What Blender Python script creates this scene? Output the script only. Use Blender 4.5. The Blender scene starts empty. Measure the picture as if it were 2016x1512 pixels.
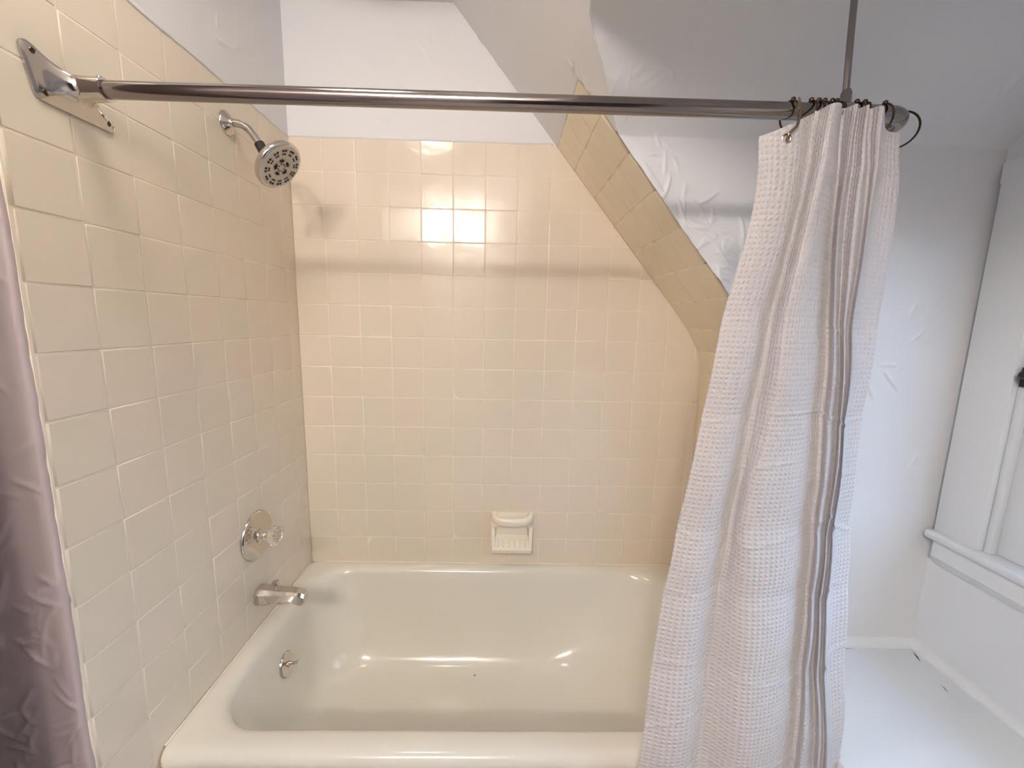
import bpy, bmesh, math, random
import numpy as np
from mathutils import Vector, Matrix, noise
random.seed(7)
S = bpy.context.scene
COL = S.collection
PI = math.pi

# ------------------------------------------------------------------ camera
cam = bpy.data.objects.new('camera', bpy.data.cameras.new('camera'))
COL.objects.link(cam)
right = Vector((0.9996, -0.0161, 0.0225)); down = Vector((0.0198, -0.1548, -0.9878)); fwd = Vector((0.0194, 0.9878, -0.1544))
M = Matrix((right, -down, -fwd)).transposed().to_4x4()
M.translation = (0.7304, -1.4807, 1.3433)
cam.matrix_world = M
cam.data.sensor_width = 36.0
cam.data.lens = 809.4 / 2016 * 36.0
cam.data.clip_start = 0.02
S.camera = cam

# ------------------------------------------------------------------ world, exposure
W = bpy.data.worlds.new('sky'); S.world = W; W.use_nodes = True
nt = W.node_tree
bg = nt.nodes['Background']
# overcast blue sky above a dim ground (the room is on an upper floor)
wc = nt.nodes.new('ShaderNodeTexCoord'); ws = nt.nodes.new('ShaderNodeSeparateXYZ'); wr = nt.nodes.new('ShaderNodeValToRGB')
nt.links.new(wc.outputs['Generated'], ws.inputs[0]); nt.links.new(ws.outputs[2], wr.inputs[0]); nt.links.new(wr.outputs[0], bg.inputs[0])
e = wr.color_ramp.elements
e[0].position = 0.0; e[0].color = (0.055, 0.058, 0.06, 1); e[1].position = 0.12; e[1].color = (0.42, 0.67, 1.0, 1)
wr.color_ramp.elements.new(0.03).color = (0.075, 0.08, 0.085, 1)
bg.inputs[1].default_value = 1.5
S.view_settings.view_transform = 'Standard'; S.view_settings.look = 'None'
S.view_settings.gamma = 1.0; S.view_settings.use_curve_mapping = False
S.view_settings.exposure = 1.95
S.cycles.max_bounces = 14; S.cycles.diffuse_bounces = 8; S.cycles.glossy_bounces = 5
S.cycles.transmission_bounces = 6; S.cycles.transparent_max_bounces = 8
S.cycles.use_denoising = True
S.cycles.sample_clamp_indirect = 6.0
S.cycles.caustics_reflective = False; S.cycles.caustics_refractive = False
BULB = 70.0
FILL_DOME = 7.0      # emission strength of the added fill dome      # emission strength of the vanity bulbs
# daylight enters through the window; the portal only tells the sampler where the opening is
pl = bpy.data.lights.new('window_portal', 'AREA'); pl.shape = 'RECTANGLE'; pl.size = 0.90; pl.size_y = 1.06
pl.cycles.is_portal = True
po = bpy.data.objects.new('window_portal', pl); COL.objects.link(po)
po.location = (2.10, -1.165, 1.245); po.rotation_euler = (0, PI / 2, 0)

# ------------------------------------------------------------------ helpers
def link(name, me, m=None, parent=None, smooth=False):
    o = bpy.data.objects.new(name, me); COL.objects.link(o)
    if m is not None and not me.materials: me.materials.append(m)
    if smooth:
        for p in me.polygons: p.use_smooth = True
    if parent is not None: o.parent = parent
    return o

def mesh(name, v, f, m=None, parent=None, smooth=False, uv=None):
    me = bpy.data.meshes.new(name); me.from_pydata([tuple(q) for q in v], [], f); me.update()
    return link(name, me, m, parent, smooth)

def from_bm(name, bm, m=None, parent=None, smooth=False, sharp=None):
    bmesh.ops.recalc_face_normals(bm, faces=bm.faces)
    me = bpy.data.meshes.new(name); bm.to_mesh(me); bm.free()
    o = link(name, me, m, parent, smooth)
    if sharp is not None: me.set_sharp_from_angle(angle=math.radians(sharp))
    return o

def thing(name, label, cat, loc=(0, 0, 0), group=None):
    o = bpy.data.objects.new(name, None); COL.objects.link(o); o.location = loc
    o.empty_display_size = 0.05
    o['label'] = label; o['category'] = cat
    if group: o['group'] = group
    return o

def structure(o): o['kind'] = 'structure'; return o

def bx(bm, x0, x1, y0, y1, z0, z1, bevel=0.0, seg=2):
    r = bmesh.ops.create_cube(bm, size=1.0)
    vs = r['verts']
    for v in vs:
        v.co.x = x0 + (v.co.x + .5) * (x1 - x0); v.co.y = y0 + (v.co.y + .5) * (y1 - y0); v.co.z = z0 + (v.co.z + .5) * (z1 - z0)
    if bevel > 0:
        es = list({e for v in vs for e in v.link_edges})
        bmesh.ops.bevel(bm, geom=es, offset=bevel, segments=seg, affect='EDGES', profile=0.5)

def prism(bm, poly, axis, a, b):
    """extrude polygon (list of 2-tuples) along axis 'x'/'y'/'z' from a to b"""
    def P(p, t):
        return {'x': (t, p[0], p[1]), 'y': (p[0], t, p[1]), 'z': (p[0], p[1], t)}[axis]
    A = [bm.verts.new(P(p, a)) for p in poly]; B = [bm.verts.new(P(p, b)) for p in poly]
    n = len(poly); fs = [bm.faces.new(A), bm.faces.new(B[::-1])]
    for i in range(n): fs.append(bm.faces.new((A[i], B[i], B[(i + 1) % n], A[(i + 1) % n])))
    return fs

def frame(axis):
    w = Vector(axis).normalized(); u = w.orthogonal().normalized(); v = w.cross(u)
    return u, v, w

def lathe(bm, prof, origin, axis, n=32, cap0=True, cap1=True, flute=None):
    u, v, w = frame(axis); o = Vector(origin); rings = []
    for r, t in prof:
        ring = []
        for i in range(n):
            a = 2 * PI * i / n
            rr = r if flute is None else r * flute(a)
            ring.append(bm.verts.new(o + w * t + (u * math.cos(a) + v * math.sin(a)) * rr))
        rings.append(ring)
    for A, B in zip(rings, rings[1:]):
        for i in range(n): bm.faces.new((A[i], A[(i + 1) % n], B[(i + 1) % n], B[i]))
    if cap0: bm.faces.new(rings[0][::-1])
    if cap1: bm.faces.new(rings[-1])

def tube(bm, pts, rad, n=12, cap=True):
    pts = [Vector(p) for p in pts]
    rads = rad if isinstance(rad, (list, tuple)) else [rad] * len(pts)
    T = []
    for i in range(len(pts)):
        a = pts[max(i - 1, 0)]; b = pts[min(i + 1, len(pts) - 1)]; T.append((b - a).normalized())
    u = T[0].orthogonal().normalized(); rings = []
    for p, t, r in zip(pts, T, rads):
        u = (u - t * u.dot(t)).normalized(); v = t.cross(u)
        rings.append([bm.verts.new(p + (u * math.cos(2 * PI * i / n) + v * math.sin(2 * PI * i / n)) * r) for i in range(n)])
    for A, B in zip(rings, rings[1:]):
        for i in range(n): bm.faces.new((A[i], A[(i + 1) % n], B[(i + 1) % n], B[i]))
    if cap: bm.faces.new(rings[0][::-1]); bm.faces.new(rings[-1])

def torus(bm, c, axis, R, r, n=28, m=8, a0=0.0, a1=2 * PI):
    u, v, w = frame(axis); c = Vector(c); full = abs(a1 - a0 - 2 * PI) < 1e-6
    k = n if full else n + 1
    rings = []
    for i in range(k):
        a = a0 + (a1 - a0) * i / n; d = u * math.cos(a) + v * math.sin(a)
        rings.append([bm.verts.new(c + d * (R + r * math.cos(2 * PI * j / m)) + w * r * math.sin(2 * PI * j / m)) for j in range(m)])
    for i in range(n):
        A = rings[i]; B = rings[(i + 1) % k]
        for j in range(m): bm.faces.new((A[j], A[(j + 1) % m], B[(j + 1) % m], B[j]))

def sphere(bm, c, r, n=14):
    bmesh.ops.create_uvsphere(bm, u_segments=n, v_segments=n // 2 + 1, radius=r, matrix=Matrix.Translation(c))

# ------------------------------------------------------------------ materials
def mat(name, col, rough=0.5, metal=0.0, spec=0.5, coat=0.0):
    m = bpy.data.materials.new(name); m.use_nodes = True
    b = m.node_tree.nodes['Principled BSDF']
    b.inputs['Base Color'].default_value = (*col, 1); b.inputs['Roughness'].default_value = rough
    b.inputs['Metallic'].default_value = metal; b.inputs['Specular IOR Level'].default_value = spec
    b.inputs['Coat Weight'].default_value = coat
    return m, m.node_tree, b

def N(t, kind, **kw):
    n = t.nodes.new(kind)
    for k, v in kw.items():
        if k in n.inputs: n.inputs[k].default_value = v
        else: setattr(n, k, v)
    return n

def math_n(t, op, a=None, b=None, av=0.0, bv=0.0):
    n = t.nodes.new('ShaderNodeMath'); n.operation = op
    n.inputs[0].default_value = av; n.inputs[1].default_value = bv
    if a is not None: t.links.new(a, n.inputs[0])
    if b is not None: t.links.new(b, n.inputs[1])
    return n.outputs[0]

def bump(t, b, h, strength, dist):
    n = N(t, 'ShaderNodeBump', Strength=strength, Distance=dist)
    t.links.new(h, n.inputs['Height']); t.links.new(n.outputs[0], b.inputs['Normal'])
    return n

def tile_mat(name, c0, c1, c2, rough=0.13):
    m, t, b = mat(name, c0, rough)
    oi = N(t, 'ShaderNodeObjectInfo')
    cr = N(t, 'ShaderNodeValToRGB'); e = cr.color_ramp.elements
    e[0].position = 0.0; e[0].color = (*c0, 1); e[1].position = 1.0; e[1].color = (*c2, 1)
    x = cr.color_ramp.elements.new(0.5); x.color = (*c1, 1)
    t.links.new(oi.outputs['Random'], cr.inputs[0]); t.links.new(cr.outputs[0], b.inputs['Base Color'])
    g = N(t, 'ShaderNodeNewGeometry')
    n = N(t, 'ShaderNodeTexNoise', Scale=16.0, Detail=2.0); t.links.new(g.outputs['Position'], n.inputs['Vector'])
    bump(t, b, n.outputs[0], 0.25, 0.004)
    return m

def plaster(name, col, rough=0.5, big=1.0, dens=0.5):
    """painted hand-trowelled plaster: thin ridges on a nearly flat ground"""
    m, t, b = mat(name, col, rough, spec=0.35)
    g = N(t, 'ShaderNodeNewGeometry')
    n3 = N(t, 'ShaderNodeTexNoise', Scale=28.0, Detail=4.0, Roughness=0.6); t.links.new(g.outputs['Position'], n3.inputs['Vector'])
    s = math_n(t, 'MULTIPLY', n3.outputs[0], None, bv=0.35)
    bump(t, b, s, 0.34 * big, 0.005)
    return m

TILE = tile_mat('almond_tile', (0.722, 0.650, 0.528), (0.725, 0.648, 0.531), (0.738, 0.646, 0.538))
TRIMT = tile_mat('tan_trim_tile', (0.745, 0.665, 0.495), (0.75, 0.665, 0.50), (0.76, 0.67, 0.51), 0.2)
GROUT = mat('grout', (0.80, 0.70, 0.58), 0.8)[0]
GROUT2 = mat('tan_grout', (0.80, 0.70, 0.54), 0.8)[0]
PLASTER = plaster('white_plaster', (0.72, 0.72, 0.735))
PLASTER2 = plaster('rough_plaster_daylight_tint', (0.72, 0.735, 0.75), big=1.2, dens=0.42)  # slight blue in the base colour stands in for daylight on the cheek
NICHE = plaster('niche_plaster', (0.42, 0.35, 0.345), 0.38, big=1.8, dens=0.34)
WHITEP = mat('white_paint_daylight_tint', (0.73, 0.77, 0.80), 0.35)[0]  # white paint with the window's bluish light put into its colour
SIDEP = plaster('white_plaster_daylight_tint', (0.73, 0.77, 0.81))  # white plaster tinted blue to carry the daylight cast by the window
def enamel():
    m, t, b = mat('tub_enamel', (0.725, 0.695, 0.605), 0.12)
    g = N(t, 'ShaderNodeNewGeometry')
    n = N(t, 'ShaderNodeTexNoise', Scale=6.0, Detail=2.0); t.links.new(g.outputs['Position'], n.inputs['Vector'])
    bump(t, b, n.outputs[0], 0.06, 0.01)
    return m
ENAMEL = enamel()
CERAM = mat('soap_dish_ceramic', (0.82, 0.76, 0.64), 0.15)[0]
CHROME = mat('chrome', (0.64, 0.60, 0.56), 0.08, 1.0)[0]
NICKEL = mat('rod_steel', (0.31, 0.28, 0.265), 0.15, 1.0)[0]
DARK = mat('black_rubber', (0.012, 0.011, 0.010), 0.45)[0]
FACE = mat('shower_face_plastic', (0.50, 0.47, 0.44), 0.3, 0.4)[0]
BRONZE = mat('bronze', (0.10, 0.065, 0.045), 0.28, 1.0)[0]
BRASS = mat('worn_brass', (0.36, 0.28, 0.18), 0.25, 1.0)[0]
BLACKM = mat('black_iron', (0.01, 0.01, 0.012), 0.4)[0]
DOORW = mat('added_door_dark', (0.045, 0.028, 0.022), 0.45)[0]  # for the added door that darkens reflections in the metal
FLOORM = mat('brown_floor', (0.52, 0.47, 0.43), 0.4)[0]
def acrylic():
    m, t, b = mat('clear_acrylic', (0.95, 0.93, 0.90), 0.03)
    b.inputs['Transmission Weight'].default_value = 1.0; b.inputs['IOR'].default_value = 1.45
    return m
ACRYL = acrylic()
def glass():
    m = bpy.data.materials.new('window_glass'); m.use_nodes = True; t = m.node_tree; t.nodes.clear()
    o = N(t, 'ShaderNodeOutputMaterial'); mx = N(t, 'ShaderNodeMixShader'); tr = N(t, 'ShaderNodeBsdfTransparent'); gl = N(t, 'ShaderNodeBsdfGlossy', Roughness=0.02)
    fr = N(t, 'ShaderNodeFresnel', IOR=1.45)
    gg = N(t, 'ShaderNodeNewGeometry'); fk = math_n(t, 'SUBTRACT', None, gg.outputs['Backfacing'], av=1.0); fk = math_n(t, 'MULTIPLY', fr.outputs[0], fk)
    t.links.new(fk, mx.inputs[0]); t.links.new(tr.outputs[0], mx.inputs[1]); t.links.new(gl.outputs[0], mx.inputs[2]); t.links.new(mx.outputs[0], o.inputs[0])
    return m
GLASS = glass()
def emit(name, col, s):
    m = bpy.data.materials.new(name); m.use_nodes = True; t = m.node_tree; t.nodes.clear()
    o = N(t, 'ShaderNodeOutputMaterial'); e = N(t, 'ShaderNodeEmission', Color=(*col, 1), Strength=s)
    t.links.new(e.outputs[0], o.inputs[0]); return m
FILLM = emit('fill_dome_glow', (1.0, 0.915, 0.82), FILL_DOME)
GLOBE = emit('lit_globe', (1.0, 0.915, 0.82), BULB)
def cloth():
    m, t, b = mat('waffle_cloth', (0.66, 0.64, 0.645), 0.75, spec=0.25)
    b.inputs['Sheen Weight'].default_value = 0.15
    uv = N(t, 'ShaderNodeUVMap'); sp = N(t, 'ShaderNodeSeparateXYZ'); t.links.new(uv.outputs[0], sp.inputs[0])
    k = 2 * PI / 0.0092
    a = math_n(t, 'COSINE', math_n(t, 'MULTIPLY', sp.outputs[0], None, bv=k)); c = math_n(t, 'COSINE', math_n(t, 'MULTIPLY', sp.outputs[1], None, bv=k))
    p = math_n(t, 'MULTIPLY', math_n(t, 'ADD', a, None, bv=1.0), math_n(t, 'ADD', c, None, bv=1.0))
    bump(t, b, p, 0.55, 0.0010)
    # thin fabric lets some light through
    o = t.nodes['Material Output']; mx = N(t, 'ShaderNodeMixShader'); mx.inputs[0].default_value = 0.22
    tl = N(t, 'ShaderNodeBsdfTranslucent', Color=(0.86, 0.84, 0.86, 1))
    t.links.new(b.outputs[0], mx.inputs[1]); t.links.new(tl.outputs[0], mx.inputs[2]); t.links.new(mx.outputs[0], o.inputs[0])
    return m
CLOTH = cloth()

# ------------------------------------------------------------------ room dimensions (metres)
P = 0.1095                       # tile pitch
def rowz(k): return 0.40 + (8.97 - k) * P
CEIL = 2.335; DCEIL = 1.935; XR = 1.965; YF = -2.72; YC = -0.405; DECK = 0.416; YN = -0.836
GR = 0.0009
BED = 0.008                      # tile thickness in front of the grout bed
# outline of the back wall on the right: sloped ceiling, rounded knee, knee wall
PROF = [(0.5415, CEIL), (0.8893, 1.9219), (1.3640, 1.3523), (1.4100, 1.2870), (1.4327, 1.2400), (1.4450, 1.1850), (1.4490, 1.1300), (1.4490, 0.0)]
def prof_x(z):
    for (xa, za), (xb, zb) in zip(PROF, PROF[1:]):
        if zb <= z <= za: return xa + (xb - xa) * (za - z) / (za - zb)
    return PROF[0][0]

def jit(t, amp, seed=0.0): return amp * (noise.noise((t * 9.0, seed, 0.3)) + 0.6 * noise.noise((t * 37.0, seed, 5.3)))

def strip_wall(name, rows, m, parent=None, smooth=True):
    """grid surface from equally long rows of points"""
    n = len(rows[0]); v = [p for r in rows for p in r]
    f = [(i * n + j, i * n + j + 1, (i + 1) * n + j + 1, (i + 1) * n + j) for i in range(len(rows) - 1) for j in range(n - 1)]
    c = Vector((0.75, -1.2, 1.1)); s = 0.0
    for q in f[::max(1, len(f) // 40)]:
        a, b_, d_ = Vector(v[q[0]]), Vector(v[q[1]]), Vector(v[q[3]]); s += (b_ - a).cross(d_ - a).normalized().dot((c - a).normalized())
    if s < 0: f = [q[::-1] for q in f]
    return mesh(name, v, f, m, parent, smooth)

class Relief:
    """height field of hand-trowel strokes on a plaster face: tapered one-sided ridges in loose fans"""
    def __init__(s, a0, a1, b0, b1, seed, n, amp, step=0.002, bias=None):
        s.a0, s.b0, s.st = a0, b0, step
        na, nb = int((a1 - a0) / step) + 2, int((b1 - b0) / step) + 2
        s.H = np.zeros((na, nb)); rg = random.Random(seed)
        for _ in range(n):
            ca, cb = (rg.uniform(a0, a1), rg.uniform(b0, b1)) if bias is None or rg.random() > 0.6 else bias(rg)
            th = rg.uniform(0, PI); 
            for _k in range(rg.choice((1, 2, 2, 3, 4))):
                s.stroke(ca + rg.gauss(0, .018), cb + rg.gauss(0, .022), th + rg.gauss(0, .45), rg.uniform(.025, .10), rg.uniform(-9, 9), amp * rg.uniform(.35, 1.0), rg.choice((-1, 1)))
        for _ in range(3): pass
    def stroke(s, ca, cb, th, L, curv, h, side):
        m = max(8, int(L / 0.0012)); d = s.st; R = 7
        for i in range(m):
            t = i / (m - 1); u = (t - .5) * L; a = th + curv * u
            x = ca + u * math.cos(th + curv * u / 2); y = cb + u * math.sin(th + curv * u / 2)
            hh = h * (math.sin(PI * min(1.0, t * 1.15 + .02)) ** .6 if t < .85 else math.sin(PI * min(1.0, .85 * 1.15 + .02)) ** .6 * (1 - t) / .15) if t < 1 else 0.0
            ia, ib = (x - s.a0) / d, (y - s.b0) / d; i0, j0 = int(ia), int(ib)
            A0, A1, B0, B1 = max(0, i0 - R), min(s.H.shape[0], i0 + R + 1), max(0, j0 - R), min(s.H.shape[1], j0 + R + 1)
            if A0 >= A1 or B0 >= B1: continue
            ga = (np.arange(A0, A1) - ia)[:, None] * d; gb = (np.arange(B0, B1) - ib)[None, :] * d
            nn = (-ga * math.sin(a) + gb * math.cos(a)) * side; tt = ga * math.cos(a) + gb * math.sin(a)
            w = np.where(nn > 0, 0.0052, 0.0020); v = max(hh, 0) * np.exp(-(nn / w) ** 2 - (tt / 0.004) ** 2)
            np.maximum(s.H[A0:A1, B0:B1], v, out=s.H[A0:A1, B0:B1])
    def __call__(s, a, b_):
        x = min(max((a - s.a0) / s.st, 0), s.H.shape[0] - 1.001); y = min(max((b_ - s.b0) / s.st, 0), s.H.shape[1] - 1.001)
        i, j = int(x), int(y); x -= i; y -= j; H = s.H
        return (H[i, j] * (1 - x) + H[i + 1, j] * x) * (1 - y) + (H[i, j + 1] * (1 - x) + H[i + 1, j + 1] * x) * y

# ---- floor, ceiling, plain walls
bm = bmesh.new(); bx(bm, -0.47, XR + 0.15, YF - 0.08, 0.14, -0.05, 0.0); structure(from_bm('floor', bm, FLOORM))
bm = bmesh.new(); bx(bm, -0.47, XR + 0.15, YF - 0.08, 0.14, CEIL, CEIL + 0.05); structure(from_bm('ceiling', bm, PLASTER))
bm = bmesh.new(); bx(bm, -0.45, XR + 0.15, YF - 0.08, YF, 0.0, CEIL); structure(from_bm('wall_front', bm, PLASTER))

# ---- left wall: grout bed with tile, plaster above, plain wall behind the recess
bm = bmesh.new()
bx(bm, -0.12, -GR, YN + 0.002, 0.10, 0.0, 1.926)
bx(bm, -0.12, -0.010, YN + 0.002, 0.14, 1.926, CEIL)
WL = structure(from_bm('wall_left', bm, GROUT))
ys = [0.006 - i * (0.006 - YN) / 210 for i in range(211)]
rl = Relief(-0.85, 0.0, 1.92, CEIL, 3, 14, 0.0045)
zl = [CEIL - i * (CEIL - 1.932) / 90 for i in range(91)]
strip_wall('plaster_face', [[(-0.0005 + rl(y, z), y, z) for y in ys] for z in zl] +
           [[(0.0012, y, 1.9235 + jit(y, 0.0045)) for y in ys], [(-0.006, y, 1.9225 + jit(y, 0.0045)) for y in ys]], PLASTER, WL)
# recess beyond the tiled end: its near face shows as the dark trowelled strip at the left of the picture
zs = [i * 0.03 for i in range(12)] + [0.36 + i * 0.004 for i in range(311)] + [1.61 + i * 0.06 for i in range(12)] + [CEIL]
xs = [0.0, -0.004, -0.008, -0.011] + [-0.014 - i * 0.0035 for i in range(50)] + [-0.20, -0.25, -0.33, -0.42]
rn = Relief(-0.20, 0.0, 0.36, 1.6, 11, 80, 0.0055)
rows = []
for z in zs:
    e = jit(z, 0.004, 2.0)
    rows.append([(-0.003 + e * 0.6, YN + 0.004, z), (-0.002 + e * 0.6, YN - 0.003, z)] + [(x + e * 0.6 * max(0, 1 + x * 12) - 0.002, YN - 0.006 - 0.002 * math.sin(min(-x, .02) / .02 * PI / 2) - (rn(x, z) if 0.37 < z < 1.59 and x > -0.19 else 0.0), z) for x in xs[1:]])
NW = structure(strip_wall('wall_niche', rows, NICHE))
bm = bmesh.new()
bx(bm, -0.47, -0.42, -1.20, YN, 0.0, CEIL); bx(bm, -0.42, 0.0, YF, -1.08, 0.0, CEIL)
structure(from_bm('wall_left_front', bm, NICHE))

# ---- back wall: grout bed clipped by the slope, plaster above
bm = bmesh.new()
prism(bm, [(0.0, 0.0), (1.449, 0.0)] + [(x, z) for x, z in PROF[::-1][1:] if z < 1.92] + [(0.8893, 1.9219), (0.0, 1.926)], 'y', GR, 0.10)
bx(bm, -0.12, XR, 0.10, 0.14, 0.0, CEIL)
WB = structure(from_bm('wall_back', bm, GROUT))
n = 100
def brow(z, y, j=0.0):
    x1 = prof_x(z) + 0.004
    return [(-0.001 + (x1 + 0.001) * i / n, y, z + (jit(i / n, j, 7.0) if j else 0)) for i in range(n + 1)]
rb = Relief(0.0, 0.95, 1.925, CEIL, 5, 10, 0.0035, bias=lambda g: (g.uniform(0.35, 0.9), g.uniform(1.93, 1.97)))
n = 200
def brel(z):
    r = brow(z, 0.0015); return [(x, y - rb(x, z), z) for x, y, z in r]
strip_wall('plaster_face', [brel(CEIL - i * (CEIL - 1.932) / 90) for i in range(91)] + [brow(1.9245, -0.0018, 0.0022), brow(1.9235, 0.006, 0.0022)], PLASTER, WB)

def cheek_y(z):
    pts = [(0.0, -0.405), (1.79, -0.407), (1.82, -0.440), (1.85, -0.490), (1.885, -0.530), (1.915, -0.562), (1.930, -0.595), (1.935, -0.650)]
    for (za, ya), (zb, yb) in zip(pts, pts[1:]):
        if za <= z <= zb:
            t = (z - za) / (zb - za); return ya + (yb - ya) * t
    return -0.65
# ---- sloped ceiling over the tub end (plaster), running on above the dormer towards the room
def spt(z, y, off=0.0):
    # point on the slope plane, pushed off metres behind it
    nx, nz = 0.768, 0.640
    return (0.8893 + (1.9219 - z) / 1.2 + nx * off, y, z + nz * off)
zs_ = [CEIL + 0.01 - j * (CEIL + 0.01 - 1.936) / 90 for j in range(91)] + [1.932 - j * (1.932 - 1.80) / 34 for j in range(35)]
rs = Relief(-0.66, 0.0, 1.80, CEIL, 21, 16, 0.0035)
rows = []
for i in range(141):
    row = []
    for z in zs_:
        ye = (cheek_y(z) - 0.003) if z < 1.935 else -0.66
        y = 0.004 + (ye - 0.004) * i / 140
        row.append(spt(z, y, (0.007 if z < 1.915 and y > -0.40 else 0.0) - rs(y, z)))
    rows.append(row)
SL = structure(strip_wall('wall_slope', rows, PLASTER))
structure(strip_wall('wall_slope_front', [[spt(CEIL + 0.01, y), spt(2.1, y), spt(DCEIL, y)] for y in (-0.655, -1.5, -2.3, YF)], PLASTER))

# ---- dormer cheek wall facing the camera, coved into the dormer ceiling
zz = [DECK - 0.02 + i * 0.02 for i in range(5)] + [0.49 + i * 0.003 for i in range(476)] + [1.923, 1.928, 1.9315, 1.934, 1.935]
rc = Relief(0.86, XR, 0.48, 1.93, 8, 50, 0.0065, bias=lambda g: (lambda z: (0.8893 + (1.9219 - z) / 1.2 + abs(g.gauss(0.03, 0.07)), z))(g.uniform(1.45, 1.88)))
rows = []
for z in zz:
    xl = (0.8893 + (1.9219 - z) / 1.2 if z > 1.352 else prof_x(z)) - 0.003 + jit(z, 0.003, 4.0)
    row = []
    for j in range(321):
        x = xl + (XR + 0.002 - xl) * j / 320
        row.append((x, cheek_y(z) - (rc(x, z) if 0.49 < z < 1.92 else 0.0), z))
    rows.append(row)
rows.append([(0.8784 + (XR - 0.8784) * j / 320, -1.2, DCEIL) for j in range(321)])
rows.append([(0.8784 + (XR - 0.8784) * j / 320, YF, DCEIL) for j in range(321)])
structure(strip_wall('wall_dormer_cheek', rows, PLASTER2))

# ---- right wall with its window opening
WY0, WY1, WZ0, WZ1 = -0.535, -1.755, 0.79, 1.70
bm = bmesh.new()
bx(bm, XR, XR + 0.15, WY0, 0.14, 0.0, CEIL); bx(bm, XR, XR + 0.15, YF, WY1, 0.0, CEIL)
bx(bm, XR, XR + 0.15, WY1, WY0, 0.0, WZ0 - 0.02); bx(bm, XR, XR + 0.15, WY1, WY0, WZ1, CEIL)
structure(from_bm('wall_right', bm, SIDEP))

# ---- deck: the painted platform in the dormer, level with the tub rim
rows = []
for i, (dx, dz) in enumerate([(0, 0.03), (0.001, 0.016), (0.005, 0.006), (0.014, 0.001), (0.03, 0.0)]): pass
DK = bmesh.new()
bx(DK, 1.472, XR + 0.002, -0.86, YC + 0.004, 0.0, DECK, 0.004)
bx(DK, 1.47, XR + 0.002, YC - 0.003, YC + 0.004, 0.30, DECK - 0.001)
deck = structure(from_bm('trim_1', DK, WHITEP, None, True, 40)); deck['label'] = 'white painted platform filling the dormer beside the tub'
# caulk coves where the deck meets the walls
def cove(bm, a, b, n1, n2, r, steps=6):
    a = Vector(a); b = Vector(b); n1 = Vector(n1); n2 = Vector(n2); L = 26; prev = None
    for i in range(L + 1):
        p = a.lerp(b, i / L); rr = r * (1 + 0.35 * noise.noise((i * .55, a.x * 9, 3.0)))
        ring = []
        for k in range(steps + 1):
            t = k / steps * PI / 2
            ring.append(bm.verts.new(p + n1 * rr * (1 - math.sin(t)) + n2 * rr * (1 - math.cos(t))))
        if prev:
            for k in range(steps): bm.faces.new((prev[k], prev[k + 1], ring[k + 1], ring[k]))
        prev = ring
bm = bmesh.new()
cove(bm, (1.50, YC, DECK), (XR, YC, DECK), (0, -1, 0), (0, 0, 1), 0.022)
cove(bm, (XR, YC, DECK), (XR, -0.86, DECK), (-1, 0, 0), (0, 0, 1), 0.022)
from_bm('caulk_cove', bm, WHITEP, deck, True)
# the black open gaps in the caulk
bm = bmesh.new()
for a, b, w in (((1.935, -0.437, DECK), (1.918, -0.478, DECK), 0.0028), ((1.900, -0.548, DECK), (1.893, -0.575, DECK), 0.0018), ((1.700, -0.4315, DECK), (1.772, -0.4305, DECK), 0.0012)):
    a = Vector(a); b = Vector(b); d = (b - a).normalized(); s = Vector((-d.y, d.x, 0))
    m0 = a.lerp(b, .5); up = Vector((0, 0, 0.0012))
    vs = [bm.verts.new(q + up) for q in (a, a.lerp(b, .3) + s * w * .6, m0 + s * w, b, m0 - s * w * .5, a.lerp(b, .3) - s * w * .3)]
    bm.faces.new(vs)
from_bm('gap', bm, BLACKM, deck)

# ------------------------------------------------------------------ tiles
def clip(poly, a, b):
    """keep the part of poly to the left of the directed line a->b"""
    out = []; n = len(poly)
    def s(p): return (b[0] - a[0]) * (p[1] - a[1]) - (b[1] - a[1]) * (p[0] - a[0])
    for i in range(n):
        p, q = poly[i], poly[(i + 1) % n]; sp, sq = s(p), s(q)
        if sp >= 0: out.append(p)
        if (sp >= 0) != (sq >= 0):
            t = sp / (sp - sq); out.append((p[0] + (q[0] - p[0]) * t, p[1] + (q[1] - p[1]) * t))
    return out
def area(p): return 0.5 * abs(sum(p[i][0] * p[(i + 1) % len(p)][1] - p[(i + 1) % len(p)][0] * p[i][1] for i in range(len(p))))

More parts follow.
